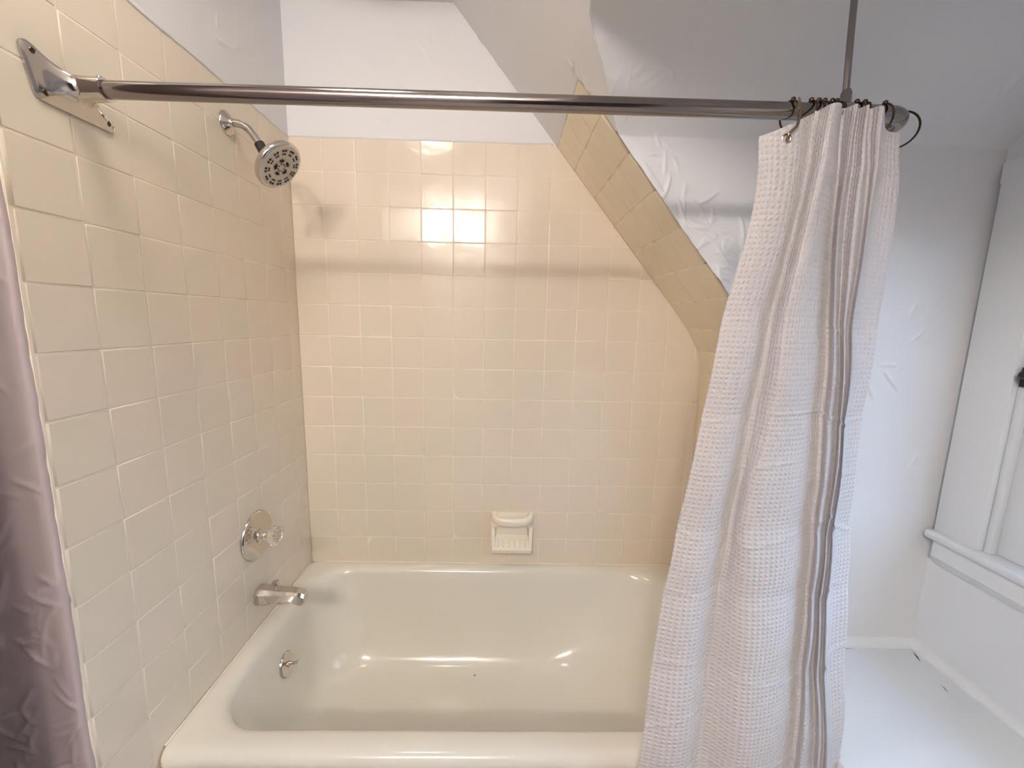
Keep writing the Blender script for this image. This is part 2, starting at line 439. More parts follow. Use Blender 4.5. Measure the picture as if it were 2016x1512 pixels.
def tile_mesh(poly, name='tile', bull=()):
    """cushion-edged tile in local xy, face at z = 0, back at -BED; bull = edge directions that are rounded over"""
    xa = min(p[0] for p in poly); xb = max(p[0] for p in poly); ya = min(p[1] for p in poly); yb = max(p[1] for p in poly)
    cx = sum(p[0] for p in poly) / len(poly); cy = sum(p[1] for p in poly) / len(poly)
    hx = max((xb - xa) / 2, .004); hy = max((yb - ya) / 2, .004)
    def ins(d):
        out = []
        for x, y in poly:
            kx = 1 - min(d / hx, .45); ky = 1 - min(d / hy, .45)
            out.append([cx + (x - cx) * kx, cy + (y - cy) * ky])
        for o, (x, y) in zip(out, poly):
            if '-x' in bull and abs(x - xa) < 1e-6: o[0] = x + d * 5
            if '+x' in bull and abs(x - xb) < 1e-6: o[0] = x - d * 5
            if '+y' in bull and abs(y - yb) < 1e-6: o[1] = y - d * 5
        return out
    L = [(poly, -BED), (poly, -0.0011 if not bull else -0.0030), (ins(0.0007), -0.0003 if not bull else -0.0012), (ins(0.0018), 0.0)]
    v = []; f = []; n = len(poly)
    for pl_, z in L: v += [(p[0], p[1], z) for p in pl_]
    for k in range(len(L) - 1):
        for i in range(n): f.append((k * n + i, k * n + (i + 1) % n, (k + 1) * n + (i + 1) % n, (k + 1) * n + i))
    f.append(tuple(3 * n + i for i in range(n)))
    me = bpy.data.meshes.new(name); me.from_pydata(v, [], f); me.update()
    for p in me.polygons: p.use_smooth = len(me.polygons) - 1 != p.index and p.index >= n
    return me

G = 0.0011   # half a joint
def place(me, m, parent, loc, X, Y, Z, tilt=0.004):
    o = bpy.data.objects.new('tile', me); COL.objects.link(o)
    if not me.materials: me.materials.append(m)
    R = Matrix((X, Y, Z)).transposed().to_4x4()
    R = R @ Matrix.Rotation(random.gauss(0, tilt), 4, 'X') @ Matrix.Rotation(random.gauss(0, tilt), 4, 'Y')
    R.translation = Vector(loc) + Vector(Z) * random.uniform(-0.00018, 0.00015)
    o.matrix_world = R; o.parent = parent
    return o
cache = {}
def std(w, h, bull=()):
    k = (round(w, 4), round(h, 4), bull)
    if k not in cache: cache[k] = tile_mesh([(-w / 2, -h / 2), (w / 2, -h / 2), (w / 2, h / 2), (-w / 2, h / 2)], bull=bull)
    return cache[k]

# left wall: columns from the near bullnose edge to the corner
cols = [YN] + [-(0.0669 + 6 * P) + j * P for j in range(7)] + [0.0]
for k in range(-4, 13):
    z0, z1 = rowz(k), rowz(k - 1)
    for j in range(len(cols) - 1):
        a, b = cols[j], cols[j + 1]
        lo = z0
        if j > 0: lo = max(lo, 0.3985)
        if z1 - lo < 0.012: continue
        w = b - a - 2 * G; h = z1 - lo - 2 * G
        place(std(w, h, ('+x',) if j == 0 else ()), TILE, WL, (0, (a + b) / 2, (lo + z1) / 2), (0, -1, 0), (0, 0, 1), (1, 0, 0))
# back wall
bc = [0.0] + [0.10814 + P * j for j in range(13)] + [1.449]
for k in range(-4, 10):
    z0, z1 = max(rowz(k), 0.3985), rowz(k - 1)
    if z1 - z0 < .012: continue
    for a, b in zip(bc, bc[1:]):
        poly = [(a + G, z0 + G), (b - G, z0 + G), (b - G, z1 - G), (a + G, z1 - G)]
        full = True
        for (xa, za), (xb, zb) in zip(PROF, PROF[1:]):
            q = clip(poly, (xb - 0.0008, zb), (xa - 0.0008, za))
            if len(q) < 3: poly = []; break
            if len(q) != len(poly) or any(abs(u[0] - v[0]) + abs(u[1] - v[1]) > 1e-6 for u, v in zip(q, poly)): full = False
            poly = q
        if len(poly) < 3 or area(poly) < 1.2e-4: continue
        cx = (a + b) / 2; cz = (z0 + z1) / 2
        if full: me = std(b - a - 2 * G, z1 - z0 - 2 * G)
        else: me = tile_mesh([(x - cx, z - cz) for x, z in poly])
        place(me, TILE, WB, (cx, 0, cz), (1, 0, 0), (0, 0, 1), (0, -1, 0), 0.0042)
# trim strip under the slope and down the knee wall: courses follow the outline
st = [(0.8893, 1.9219), (0.9547, 1.8434), (1.0270, 1.7567), (1.0980, 1.6715), (1.1715, 1.5833), (1.2430, 1.4975), (1.3145, 1.4117), (1.3640, 1.3523), (1.4290, 1.2480), (1.4470, 1.1640), (1.449, 1.0560), (1.449, 0.9465), (1.449, 0.837), (1.449, 0.7275), (1.449, 0.618), (1.449, 0.5085), (1.449, 0.3985)]
st[7] = (1.3830, 1.3260)
rowsy = [0.0, -0.085, -0.188, -0.291, -0.394]
bmb = bmesh.new()
poly = [(x + GR * .8, z + GR * .6) for x, z in st]; back = [(x + 0.05, z + 0.04) for x, z in st]
for (p, q, r_, s_) in zip(poly, poly[1:], back[1:], back):
    prism(bmb, [p, q, r_, s_], 'y', -0.385, 0.004)
WS = structure(from_bm('wall_knee', bmb, GROUT2))
for i, ((xa, za), (xb, zb)) in enumerate(zip(st, st[1:])):
    dv = Vector((xb - xa, 0, zb - za)); L = dv.length; dn = dv.normalized()
    X = Vector((0, -1, 0)); Y = -dn; Z = X.cross(Y)
    for j in range(4):
        w = rowsy[j] - rowsy[j + 1]
        bull = (('+x',) if j == 3 else ()) + (('+y',) if i == 0 else ())
        c = Vector(((xa + xb) / 2, (rowsy[j] + rowsy[j + 1]) / 2, (za + zb) / 2))
        place(std(w - 0.0006, L - 2 * G, bull), TRIMT, WS, c, X, Y, Z, 0.002)

# ------------------------------------------------------------------ window
win = structure(thing('window_1', 'white casement window with moulded sill in the dormer wall', 'window', (XR, -0.9, 0.78)))
del win['category']; del win['label']
win['label'] = 'white casement window with casing and sill in the right wall'
def part(name, bm, m, parent, smooth=True, sharp=35):
    o = from_bm(name, bm, m, None, smooth, sharp)
    o.parent = parent; o.matrix_parent_inverse = Matrix.Translation(-Vector(parent.location)) if parent.parent is None else Matrix()
    return o
bm = bmesh.new(); bx(bm, XR - 0.020, XR + 0.002, -0.530, -0.421, 0.786, 1.745, 0.004); part('casing', bm, WHITEP, win)
bm = bmesh.new(); bx(bm, XR - 0.020, XR + 0.002, -1.87, -1.76, 0.786, 1.745, 0.004); part('casing', bm, WHITEP, win)
bm = bmesh.new(); bx(bm, XR - 0.021, XR + 0.002, -1.875, -0.419, 1.700, 1.752, 0.004); part('casing', bm, WHITEP, win)
bm = bmesh.new(); bx(bm, XR - 0.040, XR + 0.06, -1.90, -0.412, 0.764, 0.787, 0.008, 3); part('sill', bm, WHITEP, win)
bm = bmesh.new()
prism(bm, [(XR + .002, 0.764), (XR - 0.026, 0.764), (XR - 0.026, 0.716), (XR - 0.004, 0.688), (XR + .002, 0.688)], 'y', -1.85, -0.432); part('apron', bm, WHITEP, win, False)
bm = bmesh.new()
bx(bm, XR + 0.012, XR + 0.045, -0.64, -0.536, 0.787, 1.70, 0.003); bx(bm, XR + 0.012, XR + 0.045, -1.754, -1.69, 0.787, 1.70, 0.003)
bx(bm, XR + 0.012, XR + 0.045, -1.70, -0.63, 0.787, 0.855, 0.003); bx(bm, XR + 0.012, XR + 0.045, -1.70, -0.63, 1.635, 1.70, 0.003)
bx(bm, XR - 0.006, XR + 0.012, -0.545, -0.5305, 0.787, 1.70, 0.002)
sash = part('sash', bm, WHITEP, win)
bm = bmesh.new(); bx(bm, XR + 0.026, XR + 0.030, -1.70, -0.63, 0.845, 1.645); part('pane', bm, GLASS, win, False)
bm = bmesh.new()
bx(bm, XR - 0.012, XR - 0.005, -0.566, -0.535, 1.213, 1.260, 0.002); lathe(bm, [(0.007, 0), (0.006, 0.018), (0.009, 0.022), (0.009, 0.030), (0.004, 0.034)], (XR - 0.006, -0.557, 1.243), (-1, 0, 0), 12)
tube(bm, [(XR - 0.032, -0.557, 1.243), (XR - 0.034, -0.576, 1.235), (XR - 0.032, -0.599, 1.220)], [0.006, 0.006, 0.004], 8)
part('latch', bm, BLACKM, win)['label'] = 'small black iron window latch'

# ------------------------------------------------------------------ bathtub
def rrect(x0, x1, y0, y1, r, n=14, s=10):
    """rounded rectangle, constant vertex count; r may be one radius or four (front-left, front-right, back-right, back-left)"""
    if not isinstance(r, tuple): r = (r,) * 4
    cs = [((x0 + r[0], y0 + r[0]), PI, r[0]), ((x1 - r[1], y0 + r[1]), 1.5 * PI, r[1]), ((x1 - r[2], y1 - r[2]), 0.0, r[2]), ((x0 + r[3], y1 - r[3]), 0.5 * PI, r[3])]
    arcs = [[(c[0] + rr * math.cos(a + PI / 2 * i / n), c[1] + rr * math.sin(a + PI / 2 * i / n)) for i in range(n + 1)] for c, a, rr in cs]
    out = []
    for i in range(4):
        out += arcs[i]; p = arcs[i][-1]; q = arcs[(i + 1) % 4][0]
        out += [(p[0] + (q[0] - p[0]) * k / s, p[1] + (q[1] - p[1]) * k / s) for k in range(1, s)]
    return out
TX0, TX1, TY1 = 0.0, 1.470, 0.0
loops = [(TX0, TX1, -0.690, TY1, .012, 0.0), (TX0, TX1, -0.695, TY1, .012, 0.33), (TX0, TX1, -0.712, TY1, .015, 0.352), (TX0, TX1, -0.722, TY1, .018, 0.366), (TX0, TX1, -0.7255, TY1, .020, 0.378),
         (TX0, TX1, -0.7235, TY1, .020, 0.389), (TX0 + .001, TX1 - .001, -0.717, TY1, .020, 0.3975), (TX0 + .003, TX1 - .003, -0.708, TY1 - .001, .022, 0.4015), (TX0 + .008, TX1 - .01, -0.698, TY1 - .004, .03, 0.4030),
         (.030, 1.395, -.672, -.024, (.115, .18, .20, .120), .4020), (.040, 1.385, -.664, -.032, (.120, .18, .20, .125), .3995), (.048, 1.376, -.6575, -.0385, (.122, .18, .20, .128), .3945), (.0535, 1.369, -.653, -.043, (.122, .18, .2, .130), .3870), (.0575, 1.362, -.650, -.0465, (.122, .18, .2, .132), .3760),
         (.064, 1.345, -.646, -.052, (.124, .18, .21, .134), .340), (.075, 1.30, -.638, -.062, (.13, .19, .22, .14), .270), (.090, 1.235, -.626, -.078, (.14, .2, .22, .145), .190), (.103, 1.165, -.612, -.098, (.145, .2, .22, .15), .125),
         (.113, 1.130, -.601, -.112, (.145, .2, .21, .15), .100), (.124, 1.100, -.588, -.126, (.14, .19, .2, .145), .082), (.140, 1.070, -.572, -.142, (.13, .18, .19, .135), .070), (.162, 1.035, -.550, -.162, (.12, .16, .17, .12), .063), (.22, .97, -.50, -.21, (.09, .12, .13, .09), .0585), (.40, .80, -.40, -.31, .03, .057)]
v = []; f = []; nl = None
for x0, x1, y0, y1, r, z in loops:
    lp = rrect(x0, x1, y0, y1, r); nl = len(lp); v += [(x, y, z) for x, y in lp]
for k in range(len(loops) - 1):
    for i in range(nl): f.append((k * nl + i, k * nl + (i + 1) % nl, (k + 1) * nl + (i + 1) % nl, (k + 1) * nl + i))
f.append(tuple((len(loops) - 1) * nl + i for i in range(nl)))
tub = thing('bathtub', 'cream white enamelled alcove bathtub below the tiled walls', 'bathtub', (0.75, -0.36, 0.0))
def tmesh(name, bm, m, parent=tub, sharp=40):
    o = from_bm(name, bm, m, None, True, sharp); o.parent = parent
    root = parent
    while root.parent is not None: root = root.parent
    if parent is root: o.matrix_parent_inverse = Matrix.Translation(-Vector(root.location))
    return o
me = bpy.data.meshes.new('tub_shell'); me.from_pydata(v, [], f); me.update()
shell = link('tub_shell', me, ENAMEL, None, True); shell.parent = tub; shell.matrix_parent_inverse = Matrix.Translation(-Vector(tub.location))
# overflow plate with trip lever
oc = Vector((0.0745, -0.347, 0.275)); on = Vector((0.985, 0, 0.17)).normalized()
bm = bmesh.new(); lathe(bm, [(0.0365, -0.006), (0.0370, 0.003), (0.0345, 0.0065), (0.026, 0.0075), (0.0, 0.0075)], oc, on, 40, True, False)
ovp = tmesh('overflow_plate', bm, CHROME)
u_, v_, w_ = on.cross(Vector((0, 1, 0))).normalized(), Vector((0, 1, 0)), on
bm = bmesh.new(); c0 = oc + on * 0.006
tube(bm, [c0 - u_ * -0.004, c0 + on * 0.014 + u_ * 0.002, c0 + on * 0.032 + u_ * 0.001 - v_ * 0.001], [0.005, 0.0045, 0.0055], 12)
lathe(bm, [(0.010, 0.0), (0.009, 0.005), (0.006, 0.006)], c0, on, 20)
bx(bm, c0.x - 0.001, c0.x + 0.0035, c0.y - 0.004, c0.y + 0.004, c0.z - 0.026, c0.z - 0.008, 0.001)
tmesh('trip_lever', bm, CHROME, ovp)
bm = bmesh.new(); lathe(bm, [(0.0035, 0.0), (0.0028, 0.0006), (0.0, 0.0008)], (0.645, -0.166, 0.0625), (0.05, -0.3, 1), 10, True, False); tmesh('chip', bm, mat('chip_grey', (0.10, 0.09, 0.09), 0.6)[0])['label'] = 'small dark chip in the enamel floor'

bm = bmesh.new(); tube(bm, [(0.0 + i * 0.0745, -0.0032 + jit(i * .09, .0004, 3.0), 0.4035) for i in range(20)], 0.0028, 8)
tube(bm, [(0.0032 + jit(i * .07, .0004, 8.0), -0.70 + i * 0.0352, 0.4030) for i in range(21)], 0.0026, 8)
structure(from_bm('trim_2', bm, GROUT, None, True))

# dark panelled door added unseen behind the camera so the metal reflects something dark
dr = structure(thing('added_door', 'x', 'door', (1.10, YF, 0.0))); del dr['label']; del dr['category']
bm = bmesh.new(); bx(bm, 0.62, 1.58, YF, YF + 0.035, 0.0, 1.88, 0.004)
for x0 in (0.72, 1.14):
    for z0, z1 in ((0.18, 0.85), (0.98, 1.74)): bx(bm, x0, x0 + 0.34, YF + 0.030, YF + 0.043, z0, z1, 0.006)
tmesh('added_door_leaf', bm, DOORW, dr)

# ------------------------------------------------------------------ shower head
sh = thing('shower_fixture', 'chrome fixed shower head with round spotted face on a bent arm', 'shower head', (0.0, -0.315, 1.828))
bm = bmesh.new(); lathe(bm, [(0.029, 0.0), (0.0285, 0.003), (0.025, 0.006), (0.016, 0.012), (0.0125, 0.016), (0.0115, 0.020)], (0.0, -0.315, 1.828), (1, 0, 0), 36); tmesh('wall_flange', bm, CHROME, sh)
arm = [(0.004, -0.315, 1.829), (0.018, -0.315, 1.829), (0.032, -0.315, 1.828), (0.044, -0.315, 1.824), (0.056, -0.315, 1.816), (0.066, -0.316, 1.804), (0.075, -0.316, 1.791), (0.086, -0.317, 1.774)]
bm = bmesh.new(); tube(bm, arm, 0.0095, 16); tmesh('shower_arm', bm, CHROME, sh)
hn = Vector((0.80, -0.09, -0.67)).normalized(); hj = Vector((0.0885, -0.317, 1.770))
bm = bmesh.new(); tube(bm, [(0.082, -0.317, 1.780), (0.0885, -0.3185, 1.7695), (0.0965, -0.3215, 1.758)], [0.0125, 0.0128, 0.0135], 20); tmesh('collar', bm, DARK, sh)['label'] = 'dark collar nut'
ho = Vector((0.097, -0.3205, 1.757)); R0 = 0.066
bm = bmesh.new(); lathe(bm, [(0.0105, 0.0), (0.0125, 0.006), (0.017, 0.012), (0.026, 0.019), (0.045, 0.026), (0.060, 0.034), (R0 - .001, 0.040), (R0, 0.046), (R0 - 0.002, 0.052), (R0 - 0.006, 0.0545), (0.0, 0.0545)], ho, hn, 56, True, False); hb = tmesh('head_body', bm, CHROME, sh)
bm = bmesh.new(); lathe(bm, [(R0 - 0.007, 0.0540), (R0 - 0.010, 0.0560), (R0 - 0.020, 0.0566), (0.0255, 0.0566), (0.024, 0.0556), (0.0, 0.0550)], ho, hn, 56, False, False); fp = tmesh('spray_face', bm, FACE, sh)
fp['label'] = 'grey spray plate'
hu = hn.cross(Vector((0, 0, 1))).normalized(); hv = hn.cross(hu)
bm = bmesh.new()
fc = ho + hn * 0.0562
def dot(a, r, s): lathe(bm, [(s, 0.0), (s, 0.0012), (s * .6, 0.0018)], fc + (hu * math.cos(a) + hv * math.sin(a)) * r, hn, 8)
for i in range(12):
    for d in (-0.085, 0.085): dot(2 * PI * i / 12 + d, 0.0480, 0.0034); dot(2 * PI * i / 12 + d * 0.9, 0.0385, 0.0026)
for i in range(8): dot(2 * PI * i / 8, 0.0105, 0.0016)
nz = tmesh('nozzles', bm, DARK, fp); nz['kind'] = 'stuff'
bm = bmesh.new()
for i in range(5):
    a = 2 * PI * i / 5 + .3
    pts = [fc - hn * 0.0005 + (hu * math.cos(a + t) + hv * math.sin(a + t)) * 0.0190 for t in (-0.42, -0.2, 0.0, 0.2, 0.42)]
    tube(bm, pts, [0.0008, 0.0034, 0.0042, 0.0034, 0.0008], 8)
sl = tmesh('spray_slots', bm, mat('gloss_black', (0.01, 0.009, 0.008), 0.08)[0], fp); sl['kind'] = 'stuff'

# ------------------------------------------------------------------ shower valve
vc = Vector((0.0, -0.325, 0.690))
va = thing('shower_valve', 'round chrome valve plate with clear faceted knob above the tub spout', 'faucet', vc)
bm = bmesh.new(); lathe(bm, [(0.0735, 0.0), (0.0735, 0.003), (0.071, 0.0065), (0.062, 0.0085), (0.030, 0.0105), (0.024, 0.0115), (0.0, 0.0115)], vc, (1, 0, 0), 64, True, False); tmesh('escutcheon', bm, CHROME, va)
bm = bmesh.new(); lathe(bm, [(0.021, 0.010), (0.021, 0.014), (0.017, 0.018), (0.012, 0.019), (0.009, 0.022), (0.009, 0.034)], vc, (1, 0, 0), 32); tmesh('stem_collar', bm, CHROME, va)
bm = bmesh.new()
lathe(bm, [(0.011, 0.026), (0.013, 0.028), (0.014, 0.036), (0.018, 0.042), (0.0265, 0.048), (0.0285, 0.054), (0.027, 0.062), (0.021, 0.066), (0.006, 0.067)], vc, (1, 0, 0), 60, True, True, lambda a: 1.0 + 0.055 * math.cos(12 * a))
kn = tmesh('knob', bm, ACRYL, va, 25); kn['label'] = 'clear acrylic knob'

# ------------------------------------------------------------------ tub spout
sc = Vector((0.0, -0.335, 0.502))
sp = thing('tub_spout', 'chrome tub spout with lift diverter on the left tiled wall', 'faucet', sc)
bm = bmesh.new()
def sect(x, w, zt, zb, ch):
    y = sc.y; return [bm.verts.new((x, y + a, sc.z + b)) for a, b in ((-w, zb + ch), (-w, zt - ch), (-w + ch * .9, zt), (w - ch * .9, zt), (w, zt - ch), (w, zb + ch), (w - ch, zb), (-w + ch, zb))]
secs = [sect(0.0, .0265, .0265, -.0270, .012), sect(0.022, .0262, .0260, -.0265, .012), sect(0.030, .0235, .0235, -.0235, .010), sect(0.050, .0225, .0225, -.0215, .010), sect(0.075, .0215, .0205, -.0165, .009),
        sect(0.092, .0208, .0190, -.0130, .008), sect(0.104, .0205, .0178, -.0150, .008), sect(0.112, .0203, .0170, -.0235, .008), sect(0.122, .0200, .0160, -.0280, .008), sect(0.134, .0195, .0140, -.0275, .008), sect(0.141, .0170, .0085, -.0200, .008), sect(0.1435, .0120, .0010, -.0120, .006)]
for A, B in zip(secs, secs[1:]):
    for i in range(8): bm.faces.new((A[i], A[(i + 1) % 8], B[(i + 1) % 8], B[i]))
bm.faces.new(secs[0][::-1]); bm.faces.new(secs[-1]); tmesh('spout_body', bm, CHROME, sp, 22)
bm = bmesh.new(); lathe(bm, [(0.0028, 0.0), (0.0028, 0.014), (0.004, 0.016)], (0.052, sc.y, sc.z + 0.022), (0.1, 0, 1), 14)
lathe(bm, [(0.010, 0.0155), (0.0115, 0.018), (0.010, 0.022), (0.005, 0.0235)], (0.052, sc.y, sc.z + 0.022), (0.1, 0, 1), 24); tmesh('diverter_knob', bm, CHROME, sp)
bm = bmesh.new(); lathe(bm, [(0.0, -0.001), (0.011, -0.001), (0.011, 0.004), (0.0, 0.004)], (0.060, sc.y, sc.z - 0.0245), (0, 0, 1), 18, False, False); tmesh('set_screw_boss', bm, CHROME, sp)

# ------------------------------------------------------------------ soap dish
sd = thing('soap_dish', 'almond ceramic soap dish with grab bar on the back wall', 'soap dish', (0.771, 0.0, 0.55))
X0, X1 = 0.690, 0.853; ZT, ZB = 0.618, 0.474
bm = bmesh.new()
bx(bm, X0, X1, -0.006, 0.004, ZB + 0.006, ZT - 0.003, 0.003)
for s, xo in ((1, X0), (-1, X1)):   # tapering cheeks
    pts = [(xo, -0.004), (xo + s * 0.006, -0.046), (xo + s * 0.018, -0.046), (xo + s * 0.024, -0.004)]
    A = [bm.verts.new((x, y, 0.560)) for x, y in [(xo, -.004), (xo + s * .002, -.018), (xo + s * .016, -.018), (xo + s * .026, -.004)]]
    B = [bm.verts.new((x, y, ZB)) for x, y in [(xo + s * .006, -.004), (xo + s * .008, -.050), (xo + s * .018, -.050), (xo + s * .018, -.004)]]
    bm.faces.new(A); bm.faces.new(B[::-1])
    for i in range(4): bm.faces.new((A[i], B[i], B[(i + 1) % 4], A[(i + 1) % 4]))
prism(bm, [(-0.004, 0.530), (-0.012, 0.512), (-0.044, 0.490), (-0.050, 0.494), (-0.053, 0.488), (-0.050, ZB), (-0.004, ZB)], 'x', X0 + 0.009, X1 - 0.009)
tmesh('dish_body', bm, CERAM, sd, 30)
bm = bmesh.new()
for i in range(6):
    x = X0 + 0.030 + i * (X1 - X0 - 0.060) / 5
    tube(bm, [(x, -0.014, 0.5125), (x, -0.028, 0.5035), (x, -0.041, 0.4945)], [0.0034, 0.0040, 0.0034], 8)
tmesh('drain_ridges', bm, CERAM, sd)
bm = bmesh.new(); pts = []
for i in range(41):
    t = i / 40; x = X0 + 0.0115 + t * (X1 - X0 - 0.023); k = max(0.0, 1 - abs(2 * t - 1) ** 5) ** 0.5
    pts.append((x, -0.004 - 0.040 * k - 0.006 * math.sin(PI * t), 0.601 - 0.003 * math.sin(PI * t)))
pts = [(X0 + 0.0115, 0.002, 0.601)] + pts + [(X1 - 0.0115, 0.002, 0.601)]
tube(bm, pts, [0.0118] * len(pts), 16)
for q in bm.verts: q.co.z = 0.600 + (q.co.z - 0.600) * 1.45
tmesh('grab_bar', bm, CERAM, sd, 60)

# ------------------------------------------------------------------ curtain rod
RY, RZ, RR = -0.720, 1.705, 0.0135
rod = thing('curtain_rod', 'long steel shower curtain rod turning a corner at the dormer', 'curtain rod', (0.0, RY, RZ))
path = [(0.030 + i * 0.135, RY, RZ + 0.0025 * (i / 10)) for i in range(11)]
cz = RZ + 0.0025
arc = [(1.380 + 0.05 * math.sin(PI / 2 * i / 10), -0.670 - 0.05 * math.cos(PI / 2 * i / 10), cz) for i in range(11)]
path = [p for p in path if p[0] < 1.37] + arc + [(1.43, -0.60, cz), (1.43, -0.50, cz), (1.43, -0.412, cz)]
bm = bmesh.new(); tube(bm, path, RR, 28); tmesh('rod_tube', bm, NICKEL, rod)
def rod_flange(base, n, up, flip=1.0):
    """triangular cast socket: plate on the wall at base, normal n"""
    n = Vector(n); up = Vector(up); sd_ = n.cross(up); b = Vector(base); bm = bmesh.new()
    # plate: three rounded lobes joined by concave sides
    lobes = [(-0.060, 0.026), (-0.048, -0.030), (0.062, -0.030)]
    out = []
    def nrm(p, q):
        d = math.hypot(q[0] - p[0], q[1] - p[1]); return ((q[1] - p[1]) / d, -(q[0] - p[0]) / d)
    for i in range(3):
        p0, p1, p2 = lobes[i - 1], lobes[i], lobes[(i + 1) % 3]
        na, nb = nrm(p0, p1), nrm(p1, p2); a0 = math.atan2(na[1], na[0]); a1 = math.atan2(nb[1], nb[0])
        while a1 < a0: a1 += 2 * PI
        for k in range(7):
            a = a0 + (a1 - a0) * k / 6; out.append((p1[0] + 0.011 * math.cos(a), p1[1] + 0.011 * math.sin(a)))
        for t in [q / 9 for q in range(1, 9)]:
            out.append((p1[0] + (p2[0] - p1[0]) * t + nb[0] * 0.011, p1[1] + (p2[1] - p1[1]) * t + nb[1] * 0.011))
    R_ = []
    def ring(fn): R_.append([bm.verts.new(b + sd_ * flip * p[0] + up * p[1] + n * h) for p, h in [fn(q, i) for i, q in enumerate(out)]])
    m = len(out)
    def circ(q, r):
        a = math.atan2(q[1], q[0]); return (r * math.cos(a), r * math.sin(a))
    def mix(q, r, t):
        c = circ(q, r); return (q[0] * (1 - t) + c[0] * t, q[1] * (1 - t) + c[1] * t)
    ring(lambda q, i: (q, -0.001)); ring(lambda q, i: (q, 0.004)); ring(lambda q, i: ((q[0] * .95, q[1] * .93), 0.006))
    for t, h, r in ((0.10, 0.0064, 0.019), (0.28, 0.0080, 0.019), (0.50, 0.0110, 0.019), (0.72, 0.0160, 0.0195), (0.90, 0.024, 0.0195), (1.0, 0.032, 0.0190), (1.0, 0.060, 0.0180), (1.0, 0.063, 0.0172)):
        ring(lambda q, i, t=t, h=h, r=r: (mix((q[0] * .95, q[1] * .93), r, t), h))
    ring(lambda q, i: (circ(q, 0.0138), 0.063))
    for A, B in zip(R_, R_[1:]):
        for i in range(m): bm.faces.new((A[i], A[(i + 1) % m], B[(i + 1) % m], B[i]))
    fl = tmesh('wall_flange', bm, CHROME, rod, 50)
    for px_, pz_ in lobes:
        bm2 = bmesh.new(); c = b + sd_ * flip * px_ * .93 + up * pz_ * .93 + n * 0.0055
        lathe(bm2, [(0.0052, -0.003), (0.0052, 0.0012), (0.0042, 0.0022), (0.0, 0.0024)], c, n, 14, True, False); tmesh('screw', bm2, BRONZE, fl)
    bm2 = bmesh.new(); c = b + n * 0.052 + up * 0.016; lathe(bm2, [(0.0038, 0.0), (0.0038, 0.004), (0.0025, 0.005)], c, up, 10); tmesh('set_screw', bm2, CHROME, fl)
rod_flange((0.0, RY, RZ), (1, 0, 0), (0, 0, 1), -1.0)
rod_flange((1.43, YC - 0.001, cz), (0, -1, 0), (0, 0, 1))
bm = bmesh.new(); tube(bm, [(1.3045, RY, cz + 0.012), (1.2992, RY, 1.82), (1.2945, RY, 1.935)], 0.0052, 14); tmesh('ceiling_support', bm, NICKEL, rod)
bm = bmesh.new(); lathe(bm, [(0.0158, -0.008), (0.0158, 0.008)], (1.3045, RY, cz), (1, 0, 0), 28, True, True); lathe(bm, [(0.0085, 0.010), (0.0085, 0.030), (0.0060, 0.036)], (1.3045, RY, cz), (0, 0, 1), 18); tmesh('support_collar', bm, NICKEL, rod)
bm = bmesh.new(); lathe(bm, [(0.006, 0.0), (0.022, 0.006), (0.024, 0.010)], (1.2945, RY, 1.925), (0, 0, 1), 24); tmesh('ceiling_flange', bm, NICKEL, rod)

